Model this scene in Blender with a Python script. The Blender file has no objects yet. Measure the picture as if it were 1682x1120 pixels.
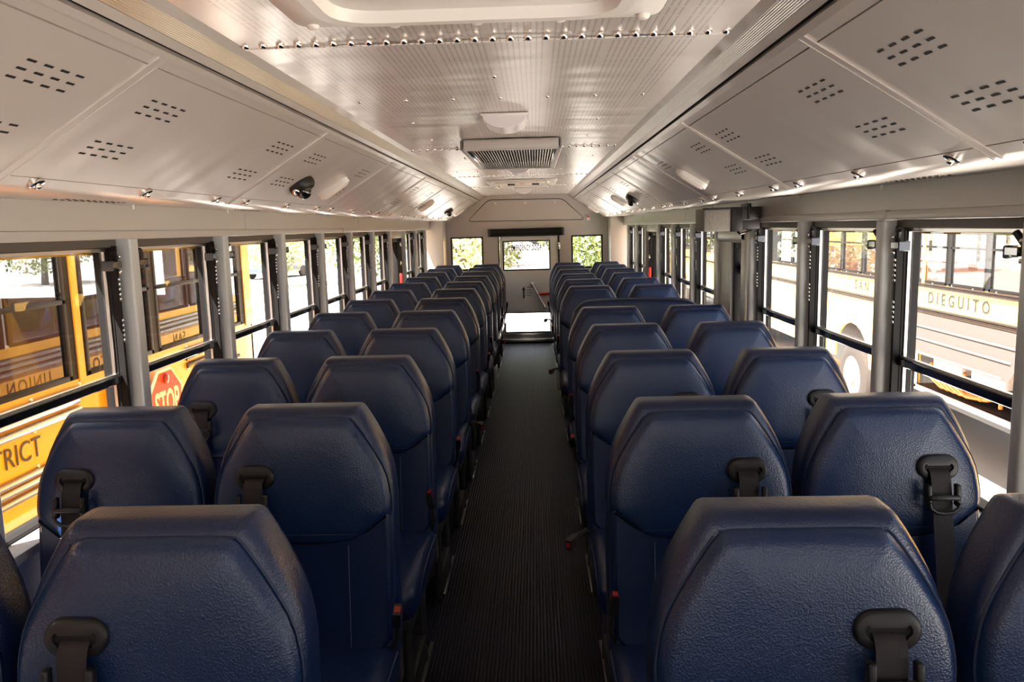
import bpy, bmesh, math, random
from mathutils import Vector, Matrix
random.seed(7)
PI = math.pi
S = bpy.context.scene
C = S.collection

# ------------------------------------------------------------------ camera
F, PITCH, YAW, ROLL, CX, H = 1306., .1419, .0316, .0256, .094, 1.41
cp, sp, cy, sy, cr, sr = math.cos(PITCH), math.sin(PITCH), math.cos(YAW), math.sin(YAW), math.cos(ROLL), math.sin(ROLL)
fw = Vector((-sy*cp, cy*cp, -sp)); r0 = Vector((cy, sy, 0)); u0 = r0.cross(fw)
rt = r0*cr - u0*(-sr) if False else (r0*cr + u0*(-sr))
up = r0*sr + u0*cr
cam = bpy.data.cameras.new('camera'); co = bpy.data.objects.new('camera', cam); C.objects.link(co)
mr = Matrix((rt, up, -fw)).transposed().to_4x4(); mr.translation = Vector((CX, 0, H)); co.matrix_world = mr
cam.sensor_width = 36; cam.lens = 36*F/1682; cam.clip_start = .02; cam.clip_end = 500
S.camera = co

# ------------------------------------------------------------------ light, exposure
S.view_settings.view_transform = 'Standard'; S.view_settings.look = 'None'
S.view_settings.gamma = 1; S.view_settings.use_curve_mapping = False
S.view_settings.exposure = 1.95
w = bpy.data.worlds.new('sky'); S.world = w; w.use_nodes = True
bg = w.node_tree.nodes['Background']; bg.inputs[0].default_value = (.88, .92, 1.0, 1); bg.inputs[1].default_value = .62
sun = bpy.data.lights.new('sun', 'SUN'); sun.energy = 15.0; sun.angle = .009; sun.color = (1, .94, .88)
so = bpy.data.objects.new('sun', sun); C.objects.link(so)
SD = Vector((.345, .34, -.88)).normalized()
so.rotation_euler = SD.to_track_quat('-Z', 'Y').to_euler(); so.location = (-4, -6, 14)
S.cycles.max_bounces = 10; S.cycles.diffuse_bounces = 6; S.cycles.glossy_bounces = 4
S.cycles.transparent_max_bounces = 24; S.cycles.transmission_bounces = 4
S.cycles.sample_clamp_indirect = 8; S.cycles.caustics_reflective = False; S.cycles.caustics_refractive = False

# ------------------------------------------------------------------ materials
def lk(nt, a, b): nt.links.new(a, b)
def mat(name, col, rough=.5, metal=0., spec=.5, coat=0., bump=None, emit=None, sheen=0.):
    m = bpy.data.materials.new(name); m.use_nodes = True; nt = m.node_tree; b = nt.nodes['Principled BSDF']
    b.inputs['Base Color'].default_value = (*col, 1); b.inputs['Roughness'].default_value = rough
    b.inputs['Metallic'].default_value = metal; b.inputs['Specular IOR Level'].default_value = spec
    b.inputs['Coat Weight'].default_value = coat
    if bump:
        sc, st, dist = bump
        tc = nt.nodes.new('ShaderNodeTexCoord'); n = nt.nodes.new('ShaderNodeTexNoise'); n.inputs['Scale'].default_value = sc; n.inputs['Detail'].default_value = 3
        bp = nt.nodes.new('ShaderNodeBump'); bp.inputs['Strength'].default_value = st; bp.inputs['Distance'].default_value = dist
        lk(nt, tc.outputs['Object'], n.inputs['Vector']); lk(nt, n.outputs['Fac'], bp.inputs['Height']); lk(nt, bp.outputs['Normal'], b.inputs['Normal'])
    return m
def mth(nt, op, a, b=None, c=None):
    n = nt.nodes.new('ShaderNodeMath'); n.operation = op
    for i, v in enumerate((a, b, c)):
        if v is None: continue
        if isinstance(v, (int, float)): n.inputs[i].default_value = v
        else: lk(nt, v, n.inputs[i])
    return n.outputs[0]
def sepxyz(nt):
    tc = nt.nodes.new('ShaderNodeTexCoord'); s = nt.nodes.new('ShaderNodeSeparateXYZ'); lk(nt, tc.outputs['Object'], s.inputs[0]); return s.outputs

def leather(name, col, rough=.38):
    m = mat(name, col, rough, spec=.5); nt = m.node_tree; b = nt.nodes['Principled BSDF']
    tc = nt.nodes.new('ShaderNodeTexCoord'); v = nt.nodes.new('ShaderNodeTexVoronoi'); v.inputs['Scale'].default_value = 330
    n = nt.nodes.new('ShaderNodeTexNoise'); n.inputs['Scale'].default_value = 9; n.inputs['Detail'].default_value = 2
    lk(nt, tc.outputs['Object'], v.inputs['Vector']); lk(nt, tc.outputs['Object'], n.inputs['Vector'])
    b1 = nt.nodes.new('ShaderNodeBump'); b1.inputs['Strength'].default_value = .38; b1.inputs['Distance'].default_value = .0012
    b2 = nt.nodes.new('ShaderNodeBump'); b2.inputs['Strength'].default_value = .09; b2.inputs['Distance'].default_value = .02
    lk(nt, v.outputs['Distance'], b1.inputs['Height']); lk(nt, n.outputs['Fac'], b2.inputs['Height'])
    lk(nt, b1.outputs['Normal'], b2.inputs['Normal']); lk(nt, b2.outputs['Normal'], b.inputs['Normal'])
    return m
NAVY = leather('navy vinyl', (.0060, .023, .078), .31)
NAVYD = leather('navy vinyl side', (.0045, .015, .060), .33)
PIPE = mat('navy thread', (.010, .022, .065), .5)
STITCH = mat('pale navy thread', (.06, .09, .17), .6)
BLK = mat('black plastic', (.011, .010, .011), .42, spec=.35, bump=(300, .2, .0005))
BLKG = mat('glossy black plastic', (.008, .008, .008), .08, spec=.8)
WEB = mat('belt webbing', (.022, .018, .019), .7, spec=.3, bump=(500, .5, .001))
RED = mat('red plastic', (.62, .02, .015), .35); REDB = mat('dull red plastic', (.30, .012, .016), .4)
STEEL = mat('dark steel', (.035, .033, .033), .5, .2)
CHROME = mat('chrome', (.75, .72, .68), .16, 1.)
ALU = mat('bare aluminium', (.62, .60, .57), .28, 1.)
PAINT = mat('grey white paint', (.49, .455, .425), .34, 0, .6)
POSTM = mat('post paint', (.60, .60, .58), .32, 0, .6)
WHITEP = mat('white plastic', (.80, .77, .73), .35)
LENS = mat('lamp lens', (.74, .71, .74), .30)
BLKRUB = mat('black rubber', (.009, .008, .008), .55, spec=.18); VAL = mat('dark shaded rail', (.11, .095, .08), .5, spec=.3)  # dark rail colour holds the shade under the header
CAPM = mat('zinc cap', (.09, .10, .12), .4, .5)
DARKHOLE = mat('unlit cavity', (.004, .004, .004), .9)
GREYBUN = mat('grey quilted fabric', (.24, .215, .19), .85, bump=(90, .8, .004))
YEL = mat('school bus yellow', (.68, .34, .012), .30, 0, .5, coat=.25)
YELP = mat('sunlit bus yellow', (.90, .52, .09), .4, 0, .5, coat=.2); RAILD = mat('hazed rub rail', (.035, .022, .018), .5, spec=.3)  # blown-out sun put into the yellow, haze into the rail's brown
RAILB = mat('black rub rail', (.015, .014, .014), .16, 0, .8, coat=1.)
WHITESHEET = mat('white sheet', (.85, .85, .85), .7)

def metal_panel(name, col, rough, metal):
    """painted ceiling sheet with slight waviness"""
    m = mat(name, col, rough, metal, .6); nt = m.node_tree; b = nt.nodes['Principled BSDF']
    tc = nt.nodes.new('ShaderNodeTexCoord'); mp = nt.nodes.new('ShaderNodeMapping'); mp.inputs['Scale'].default_value = (1.2, 3.2, 1.2)
    n = nt.nodes.new('ShaderNodeTexNoise'); n.inputs['Scale'].default_value = 1.6; n.inputs['Detail'].default_value = 1
    lk(nt, tc.outputs['Object'], mp.inputs[0]); lk(nt, mp.outputs[0], n.inputs['Vector'])
    bp = nt.nodes.new('ShaderNodeBump'); bp.inputs['Strength'].default_value = .5; bp.inputs['Distance'].default_value = .02
    lk(nt, n.outputs['Fac'], bp.inputs['Height']); lk(nt, bp.outputs['Normal'], b.inputs['Normal'])
    return m
COVE = metal_panel('silver painted cove sheet', (.67, .615, .57), .29, .28)
CEIL = metal_panel('silver perforated sheet', (.76, .70, .65), .27, .30)
nt = CEIL.node_tree; b = nt.nodes['Principled BSDF']; o = sepxyz(nt)
X, Y = o[0], o[1]
fx = mth(nt, 'FRACT', mth(nt, 'MULTIPLY', X, 1/.0125)); fy = mth(nt, 'FRACT', mth(nt, 'MULTIPLY', Y, 1/.0085))
gx = mth(nt, 'FRACT', mth(nt, 'MULTIPLY', X, 1/.125)); gy = mth(nt, 'FRACT', mth(nt, 'MULTIPLY', Y, 1/.062))
ms = mth(nt, 'MULTIPLY', mth(nt, 'LESS_THAN', mth(nt, 'ABSOLUTE', mth(nt, 'SUBTRACT', fx, .5)), .15), mth(nt, 'LESS_THAN', mth(nt, 'ABSOLUTE', mth(nt, 'SUBTRACT', fy, .5)), .27))
ms = mth(nt, 'MULTIPLY', ms, mth(nt, 'GREATER_THAN', gx, .10)); ms = mth(nt, 'MULTIPLY', ms, mth(nt, 'GREATER_THAN', gy, .09))
ms = mth(nt, 'MULTIPLY', ms, mth(nt, 'LESS_THAN', mth(nt, 'ABSOLUTE', X), .44))
mx = nt.nodes.new('ShaderNodeMix'); mx.data_type = 'RGBA'; lk(nt, mth(nt, 'MULTIPLY', ms, .6), mx.inputs[0])
mx.inputs[6].default_value = (.76, .70, .65, 1); mx.inputs[7].default_value = (.16, .14, .13, 1); lk(nt, mx.outputs[2], b.inputs['Base Color'])

RIBM = mat('ribbed aluminium', (.70, .66, .62), .30, .9); nt = RIBM.node_tree; b = nt.nodes['Principled BSDF']; o = sepxyz(nt)
wv = mth(nt, 'SINE', mth(nt, 'MULTIPLY', o[0], 2*PI/.0032)); bp = nt.nodes.new('ShaderNodeBump'); bp.inputs['Strength'].default_value = .7; bp.inputs['Distance'].default_value = .0006
lk(nt, wv, bp.inputs['Height']); lk(nt, bp.outputs['Normal'], b.inputs['Normal'])

FLOORM = mat('ribbed rubber floor', (.03, .03, .034), .42, 0, .2); nt = FLOORM.node_tree; b = nt.nodes['Principled BSDF']; o = sepxyz(nt)
wv = mth(nt, 'SINE', mth(nt, 'MULTIPLY', o[0], 2*PI/.0125)); st = mth(nt, 'SMOOTH_MIN', wv, .25, .2)
tc = nt.nodes.new('ShaderNodeTexCoord'); n = nt.nodes.new('ShaderNodeTexNoise'); n.inputs['Scale'].default_value = 5; n.inputs['Detail'].default_value = 6
lk(nt, tc.outputs['Object'], n.inputs['Vector'])
rp = nt.nodes.new('ShaderNodeValToRGB'); rp.color_ramp.elements[0].color = (.004, .004, .008, 1); rp.color_ramp.elements[1].color = (.016, .016, .030, 1)
fac = mth(nt, 'ADD', mth(nt, 'MULTIPLY', wv, .3), mth(nt, 'MULTIPLY', n.outputs['Fac'], .9)); lk(nt, fac, rp.inputs[0]); lk(nt, rp.outputs[0], b.inputs['Base Color'])
bp = nt.nodes.new('ShaderNodeBump'); bp.inputs['Strength'].default_value = .9; bp.inputs['Distance'].default_value = .002; lk(nt, st, bp.inputs['Height']); lk(nt, bp.outputs['Normal'], b.inputs['Normal'])

def glass(name, tint=(.97, .98, .97), gl=.05, haze_mix=.02, rough=0.):
    m = bpy.data.materials.new(name); m.use_nodes = True; nt = m.node_tree; nt.nodes.clear()
    out = nt.nodes.new('ShaderNodeOutputMaterial'); t = nt.nodes.new('ShaderNodeBsdfTransparent'); t.inputs[0].default_value = (*tint, 1)
    g = nt.nodes.new('ShaderNodeBsdfGlossy'); g.inputs['Roughness'].default_value = rough; g.inputs[0].default_value = (1, 1, 1, 1)
    d = nt.nodes.new('ShaderNodeBsdfDiffuse'); d.inputs[0].default_value = (.8, .8, .8, 1)  # diffuse veil for dusty panes, added to give a haze of glare
    ge = nt.nodes.new('ShaderNodeNewGeometry'); dt = nt.nodes.new('ShaderNodeVectorMath'); dt.operation = 'DOT_PRODUCT'; lk(nt, ge.outputs['Normal'], dt.inputs[0]); lk(nt, ge.outputs['Incoming'], dt.inputs[1])
    fr = mth(nt, 'ADD', mth(nt, 'MULTIPLY', mth(nt, 'POWER', mth(nt, 'SUBTRACT', 1., mth(nt, 'ABSOLUTE', dt.outputs['Value'])), 5.), .96), .04)
    m1 = nt.nodes.new('ShaderNodeMixShader'); m2 = nt.nodes.new('ShaderNodeMixShader'); m2.inputs[0].default_value = haze_mix
    lk(nt, mth(nt, 'MINIMUM', mth(nt, 'MULTIPLY', fr, gl/.04), .9), m1.inputs[0]); lk(nt, t.outputs[0], m1.inputs[1]); lk(nt, g.outputs[0], m1.inputs[2])
    lk(nt, m1.outputs[0], m2.inputs[1]); lk(nt, d.outputs[0], m2.inputs[2]); lk(nt, m2.outputs[0], out.inputs[0])
    return m
GLASS = glass('window glass', haze_mix=.018, gl=.035)
GLASSR = glass('rear door glass', (.24, .24, .24), gl=.04, haze_mix=.01)
GLASSN = glass('tinted bus glass', (.20, .20, .21), gl=.060, haze_mix=.001)

GROUND = mat('pale concrete', (.54, .50, .44), .9); nt = GROUND.node_tree; b = nt.nodes['Principled BSDF']
tc = nt.nodes.new('ShaderNodeTexCoord'); n = nt.nodes.new('ShaderNodeTexNoise'); n.inputs['Scale'].default_value = .35; n.inputs['Detail'].default_value = 8
rp = nt.nodes.new('ShaderNodeValToRGB'); rp.color_ramp.elements[0].color = (.43, .41, .385, 1); rp.color_ramp.elements[1].color = (.62, .59, .555, 1)
lk(nt, tc.outputs['Object'], n.inputs['Vector']); lk(nt, n.outputs['Fac'], rp.inputs[0]); lk(nt, rp.outputs[0], b.inputs['Base Color'])
GRASS = mat('lawn', (.30, .42, .14), .9, bump=(30, .6, .05))
LEAF = mat('leaf', (.17, .22, .06), .7); LEAF2 = mat('pale leaf', (.46, .47, .22), .7); BARK = mat('bark', (.12, .09, .07), .9)  # second leaf is yellow-green, lightened in colour for a blown-out look
CARP = mat('dark car paint', (.06, .07, .09), .2, 0, .5, coat=1); CARG = mat('car glass', (.02, .02, .025), .05); TYRE = mat('tyre rubber', (.040, .030, .024), .9, bump=(40, .4, .01))
HUBM = mat('white wheel paint', (.24, .20, .165), .5)

# ------------------------------------------------------------------ mesh helpers
class MB:
    def __init__(s): s.v = []; s.f = []
    def add(s, v, f):
        k = len(s.v); s.v += [tuple(p) for p in v]; s.f += [tuple(i+k for i in q) for q in f]
    def box(s, x0, x1, y0, y1, z0, z1):
        s.add([(x0,y0,z0),(x1,y0,z0),(x1,y1,z0),(x0,y1,z0),(x0,y0,z1),(x1,y0,z1),(x1,y1,z1),(x0,y1,z1)],
              [(0,3,2,1),(4,5,6,7),(0,1,5,4),(1,2,6,5),(2,3,7,6),(3,0,4,7)])
    def rbox(s, x0, x1, y0, y1, z0, z1, r=.005, seg=2):
        bm = bmesh.new(); bmesh.ops.create_cube(bm, size=1)
        for v in bm.verts: v.co = Vector(((x0+x1)/2+v.co.x*(x1-x0), (y0+y1)/2+v.co.y*(y1-y0), (z0+z1)/2+v.co.z*(z1-z0)))
        bmesh.ops.bevel(bm, geom=bm.edges[:], offset=min(r, .49*min(abs(x1-x0), abs(y1-y0), abs(z1-z0))), segments=seg, profile=.5, affect='EDGES')
        bm.verts.index_update(); s.add([v.co[:] for v in bm.verts], [[v.index for v in f.verts] for f in bm.faces]); bm.free()
    def tube(s, pts, r, n=8, caps=True):
        pts = [Vector(p) for p in pts]; rings = []; prev = None
        for i, p in enumerate(pts):
            d = (pts[min(i+1, len(pts)-1)]-pts[max(i-1, 0)]).normalized()
            a = prev if prev is not None else (Vector((0,0,1)) if abs(d.z) < .9 else Vector((1,0,0)))
            u = (a - d*a.dot(d)).normalized(); prev = u; w_ = d.cross(u)
            rr = r[i] if isinstance(r, (list, tuple)) else r
            rings.append([p+u*rr*math.cos(2*PI*k/n)+w_*rr*math.sin(2*PI*k/n) for k in range(n)])
        s.loft(rings, caps=caps)
    def loft(s, rings, closed=True, caps=False):
        n = len(rings[0]); k0 = []; v = []; f = []
        for r in rings: k0.append(len(v)); v += [tuple(p) for p in r]
        for a, b_ in zip(k0, k0[1:]):
            for j in range(n if closed else n-1):
                j2 = (j+1) % n; f.append((a+j, a+j2, b_+j2, b_+j))
        if caps: f.append(tuple(range(n))[::-1]); f.append(tuple(k0[-1]+j for j in range(n)))
        s.add(v, f)
    def prism(s, poly, fn, a, b_):
        """poly in 2d, fn(u,v,w)->xyz, extruded w from a to b"""
        s.loft([[fn(u, v, a) for u, v in poly], [fn(u, v, b_) for u, v in poly]], caps=True)
    def disc(s, c, n_, r, h=.002, seg=14, dome=0.):
        c = Vector(c); n_ = Vector(n_).normalized(); a = Vector((0,0,1)) if abs(n_.z) < .9 else Vector((1,0,0)); u = n_.cross(a).normalized(); w_ = n_.cross(u)
        ring = lambda rr, hh: [c+n_*hh+u*rr*math.cos(2*PI*k/seg)+w_*rr*math.sin(2*PI*k/seg) for k in range(seg)]
        rg = [ring(r, 0), ring(r, h)]
        if dome: rg += [ring(r*.8, h+dome*.6), ring(r*.4, h+dome*.95), ring(r*.05, h+dome)]
        s.loft(rg, caps=True)
def meshof(name, mb, m, angle=40):
    me = bpy.data.meshes.new(name); me.from_pydata(mb.v, [], mb.f); me.update()
    bm = bmesh.new(); bm.from_mesh(me); bmesh.ops.recalc_face_normals(bm, faces=bm.faces[:]); bm.to_mesh(me); bm.free()
    me.materials.append(m); me.polygons.foreach_set('use_smooth', [True]*len(me.polygons)); me.set_sharp_from_angle(angle=math.radians(angle))
    return me
def ob(name, mb, m, parent=None, angle=40, label=None):
    me = mb if isinstance(mb, bpy.types.Mesh) else meshof(name, mb, m, angle)
    o = bpy.data.objects.new(name, me); C.objects.link(o)
    if parent: o.parent = parent
    if label: o['label'] = label
    return o
def tag(o, label=None, cat=None, group=None, kind=None):
    if label: o['label'] = label
    if cat: o['category'] = cat
    if group: o['group'] = group
    if kind: o['kind'] = kind
    return o
def thing(name, label, cat, loc=(0,0,0), group=None, kind=None):
    o = bpy.data.objects.new(name, None); o.empty_display_size = .1; C.objects.link(o); o.location = loc
    return tag(o, label, cat, group, kind)
def copy_tree(o, parent=None, kids=None):
    c = o.copy(); C.objects.link(c)
    if parent: c.parent = parent
    for ch in list(o.children): copy_tree(ch, c)
    return c
def struct(name, mb, m, label, angle=40):
    return tag(ob(name, mb, m, angle=angle), label, kind='structure')
def text_mesh(body, size, mtx, depth=.001, sx=1., align='CENTER', thick=0., spacing=1.):
    cu = bpy.data.curves.new('lettering', 'FONT'); cu.body = body; cu.size = size; cu.extrude = depth; cu.align_x = align; cu.align_y = 'CENTER'; cu.offset = thick; cu.space_character = spacing; cu.resolution_u = 4
    t = bpy.data.objects.new('lettering', cu); C.objects.link(t); bpy.context.view_layer.update()
    me = bpy.data.meshes.new_from_object(t.evaluated_get(bpy.context.evaluated_depsgraph_get()))
    bpy.data.objects.remove(t); bpy.data.curves.remove(cu)
    for v in me.vertices: v.co = mtx @ Vector((v.co.x*sx, v.co.y, v.co.z))
    return me
def frame_mtx(x, y, z, loc): m = Matrix((x, y, z)).transposed().to_4x4(); m.translation = Vector(loc); return m
FX = lambda loc: frame_mtx((0,1,0), (0,0,1), (1,0,0), loc)      # faces +X
FNX = lambda loc: frame_mtx((0,-1,0), (0,0,1), (-1,0,0), loc)   # faces -X
FNY = lambda loc: frame_mtx((1,0,0), (0,0,1), (0,-1,0), loc)    # faces -Y
def letter(body, size, mtx, m, parent, name='lettering', **k):
    me = text_mesh(body, size, mtx, **k); me.materials.clear(); me.materials.append(m); return ob(name, me, m, parent)
ORD = ['first','second','third','fourth','fifth','sixth','seventh','eighth','ninth','tenth','eleventh','twelfth','thirteenth']

# ------------------------------------------------------------------ numbers of the cabin
YB, YF = 9.75, -2.6              # rear wall, front end
W = 1.135                        # posts' inner face
WP, RP, RY0 = .737, .723, 1.171  # window pitch, row pitch, first row
EL = [2.453+WP*k for k in range(-6, 10)]   # far edges of left posts
ER = [2.490+WP*k for k in range(-6, 10)]
RIBS = [1.49+1.178*k for k in range(-4, 8)]
SLO = Vector((.364, 0, -.225)).normalized()
def sl(side, s, y, h=0.):
    """point on the sloped cove: s metres down the slope, h metres off it into the cabin"""
    x = .571+SLO.x*s+SLO.z*h; z = 1.735+SLO.z*s-SLO.x*h
    return Vector((side*x, y, z))
SLEN = .428

# ------------------------------------------------------------------ shell
m = MB(); m.box(-1.19, 1.19, YF, YB, -.04, 0); struct('floor', m, FLOORM, 'dark ribbed rubber floor of the bus, visible along the aisle')
m = MB()
SEAM = [-2.6, -.54, 1.70, 3.93, 6.0, 7.5, YB]
for a, b_ in zip(SEAM, SEAM[1:]):
    pr = [(-.505, 1.788), (-.25, 1.793), (0, 1.795), (.25, 1.793), (.505, 1.788)]
    z = .0
    m.loft([[(x, a+.004, zz) for x, zz in pr], [(x, b_, zz) for x, zz in pr]], closed=False)
    m.box(-.5, .5, b_-.003, b_+.003, 1.7865, 1.789)
ceil = struct('ceiling', m, CEIL, 'flat perforated silver centre of the bus ceiling')
mr_ = MB()
for s_ in SEAM[1:-1]:
    for k in range(28): mr_.disc((-.487+k*.036, s_-.028, 1.791), (0,0,-1), .0085, .004, 10, .005)
for yy, n_ in ((2.43, 7), (4.45, 7), (5.45, 7), (6.75, 9), (8.3, 9)):
    for k in range(n_): mr_.disc((-.42+k*.84/(n_-1), yy, 1.792), (0,0,-1), .006, .003, 8, .003)
for x_, y_ in ((0, 2.09), (-.336, 2.94), (.328, 2.95), (-.34, 3.49), (.33, 3.49)): mr_.disc((x_, y_, 1.792), (0,0,-1), .006, .003, 8, .003)
ob('rivets', mr_, CHROME, ceil)
# roof outside
m = MB()
arch = [(-1.27, 1.38), (-1.255, 1.62), (-1.12, 1.86), (-.8, 1.99), (-.3, 2.04), (.3, 2.04), (.8, 1.99), (1.12, 1.86), (1.255, 1.62), (1.27, 1.38)]
inn = [(x*.985, z-.02) for x, z in arch]
m.loft([[(x, YF, z) for x, z in arch+inn[::-1]], [(x, YB+.08, z) for x, z in arch+inn[::-1]]], caps=True)
struct('ceiling.001', m, YEL, 'outer roof skin of the bus', 30)

rail_pt = lambda t: (.50+.071*t, 1.791-.056*t)
RN = Vector((-.056, 0, -.071)).normalized()
for side, nm in ((-1, 'left'), (1, 'right')):
    def strip(t0, t1, h0, th, mm, mb):
        p, q = rail_pt(t0), rail_pt(t1)
        c = [(p[0]+RN.x*h0, p[1]+RN.z*h0), (q[0]+RN.x*h0, q[1]+RN.z*h0), (q[0]-RN.x*th, q[1]-RN.z*th), (p[0]-RN.x*th, p[1]-RN.z*th)]
        mb.loft([[(side*x, YF, z) for x, z in c], [(side*x, YB, z) for x, z in c]], caps=True)
    t = thing('trim_%d' % (1 if side < 0 else 2), 'long aluminium rail between ceiling and %s cove' % nm, None, kind='structure')
    m = MB(); strip(-.10, .19, .006, .012, ALU, m); strip(.585, .79, .004, .012, ALU, m); strip(.90, 1.06, .003, .012, ALU, m); ob('rail_edge', m, COVE, t)
    m = MB(); strip(.20, .575, .004, .012, RIBM, m); ob('ribbed_strip', m, RIBM, t)
    m = MB(); strip(.79, .90, -.012, .02, BLK, m); ob('slot', m, DARKHOLE, t)
    # cove: slope + rounded soffit, panel by panel
    cv = thing('ceiling.%03d' % (2 if side < 0 else 3), 'sloped silver cove panels above the %s windows' % nm, None, kind='structure')
    prof = [(0, 0), (.03, 0), (.385, 0), (.39, -.0015), (.395, 0), (.425, 0)]
    for a, b_ in zip(RIBS, RIBS[1:]+[YB]):
        a2, b2 = max(a, YF)+.008, min(b_, YB)
        if b2-a2 < .1: continue
        m = MB()
        for (s0, s1) in ((0, .030), (.033, .385 if not (3.8 < a < 4 and False) else .385), (.388, .415)):
            m.loft([[sl(side, s0, a2, 0), sl(side, s1, a2, 0), sl(side, s1, a2, -.008), sl(side, s0, a2, -.008)],
                    [sl(side, s0, b2-.008, 0), sl(side, s1, b2-.008, 0), sl(side, s1, b2-.008, -.008), sl(side, s0, b2-.008, -.008)]], caps=True)
        rnd = [sl(side, .415, 0, 0)]
        e = sl(1, .415, 0, 0)
        rnd = [(e.x, e.z), (e.x+.012, e.z-.0065), (e.x+.024, 1.5075), (e.x+.045, 1.505), (1.14, 1.507), (1.14, 1.515), (e.x+.03, 1.515)]
        m.loft([[(side*x, a2-.008, z) for x, z in rnd], [(side*x, b2, z) for x, z in rnd]], caps=True)
        pn = ob('cove_panel', m, COVE, cv)
        m = MB()   # backing + gap shadow
        m.loft([[sl(side, 0, a2-.01, -.009), sl(side, .42, a2-.01, -.009), sl(side, .42, a2-.01, -.02), sl(side, 0, a2-.01, -.02)],
                [sl(side, 0, b2+.01, -.009), sl(side, .42, b2+.01, -.009), sl(side, .42, b2+.01, -.02), sl(side, 0, b2+.01, -.02)]], caps=True)
        ob('backing', m, STEEL, pn)
        if not (3.8 < a < 3.95):
            m = MB()
            for oy in (.20, .985):
                if b2-a2 < 1.1 and oy > .5: continue
                for os in (.128, .272):
                    for i in range(4):
                        for j in range(3):
                            yc = a+oy+(i-1.5)*.043; sc_ = os+(j-1)*.021
                            m.loft([[sl(side, sc_-.0024, yc-.011, hh), sl(side, sc_+.0024, yc-.011, hh), sl(side, sc_+.0024, yc+.011, hh), sl(side, sc_-.0024, yc+.011, hh)] for hh in (-.002, .0006)], caps=True)
            ob('vent_slots', m, DARKHOLE, pn)
        m = MB()
        for oy in (.12, .58, 1.04):
            if a+oy > YB-.1: continue
            c = sl(side, .402, a+oy, 0); nn = Vector((side*SLO.z, 0, -SLO.x))
            m.disc(c, nn, .017, .006, 14, .002); m.disc(c+nn*.008, nn, .007, .004, 10, .003)
        ob('fastener', m, CHROME, pn)
        if a > YF:
            m = MB()   # joint moulding
            for dy in (-.016, .010):
                m.loft([[sl(side, 0, a+dy, 0), sl(side, .425, a+dy, 0), sl(side, .425, a+dy, .003), sl(side, 0, a+dy, .003)],
                        [sl(side, 0, a+dy+.006, 0), sl(side, .425, a+dy+.006, 0), sl(side, .425, a+dy+.006, .003), sl(side, 0, a+dy+.006, .003)]], caps=True)
            if a < 2: m.loft([[sl(side, 0, a-.012, 0), sl(side, .42, a-.012, 0), sl(side, .42, a-.012, .002), sl(side, 0, a-.012, .002)],
                        [sl(side, 0, a+.014, 0), sl(side, .42, a+.014, 0), sl(side, .42, a+.014, .002), sl(side, 0, a+.014, .002)]], caps=True)
            ob('joint_strip', m, COVE, pn)
    # soffit slots + pins
    m = MB()
    for k in range(8):
        y0 = .75+k*1.178
        for i in range(10):
            for j in range(2): m.box(*sorted((side*(1.04+j*.03), side*(1.043+j*.03))), y0+i*.03, y0+i*.03+.014, 1.5045, 1.5062)
    ob('soffit_slots', m, DARKHOLE, cv)
    m = MB()
    for k in range(11): m.tube([(side*1.105, .9+k*.74, 1.506), (side*1.105, .9+k*.74, 1.492)], .004, 8)
    ob('pin', m, WHITEP, cv)

    # header, lower wall
    HW = MB(); o_ = lambda a, b_: sorted((side*a, side*b_))
    HW.box(*o_(1.14, 1.19), YF, 9.42, 1.425, 1.515)
    HW.rbox(*o_(1.130, 1.2), YF, 9.42, 1.404, 1.430, .003)
    for yj in (3.40, 5.6, 7.8): HW.box(*o_(1.1385, 1.15), yj, yj+.012, 1.43, 1.512)
    HW.box(*o_(1.165, 1.2), YF, YB, 0, .675)          # inner lower wall
    HW.rbox(*o_(1.128, 1.225), YF, 9.42, .655, .680, .004)  # sill ledge
    HW.rbox(*o_(.985, 1.19), 9.44, YB+.02, 0, 1.53, .012)    # corner column at the rear
    wl = struct('wall_'+nm, HW, PAINT, 'light grey side wall of the cabin, %s of the aisle, with sill and header' % nm)
    m = MB(); m.rbox(*o_(1.127, 1.2), 2.46 if side < 0 else 2.40, 2.54 if side < 0 else 2.47, 1.402, 1.432, .002) if side > 0 else m.rbox(*o_(1.127, 1.2), 5.09, 5.13, 1.402, 1.432, .002); ob('band_joint', m, PAINT, wl)
    # outside skin with rub rails and lettering
    m = MB(); m.box(*o_(1.225, 1.245), YF, YB+.06, -.95, .665); m.box(*o_(1.215, 1.262), YF, YB+.06, 1.385, 1.45)
    sk = struct('wall_%s.001' % nm, m, YEL, 'yellow outer skin of the bus below the %s windows' % nm)
    m = MB()
    for z0 in (.475, .165):
        for dz in (0, .045, .09): m.rbox(*o_(1.24, 1.262 if dz != .045 else 1.254), YF, YB, z0+dz, z0+dz+.036, .009)
    ob('rub_rail', m, RAILB, sk)
    m = MB()
    for k in range(34):
        for z0 in (.468, .295): m.disc((side*1.246, YF+.2+k*.36, z0), (side, 0, 0), .009, .003, 8, .004)
    ob('rivets', m, CHROME, sk)
    if side < 0:
        for txt, yy in (('SAN', 8.0), ('DIEGUITO', 6.75), ('UNION', 5.55), ('HIGH', 4.3), ('SCHOOL', 3.1)):
            letter(txt, .135, FNX((-1.2465, yy, .374)), BLK, sk, spacing=1.25)

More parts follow.
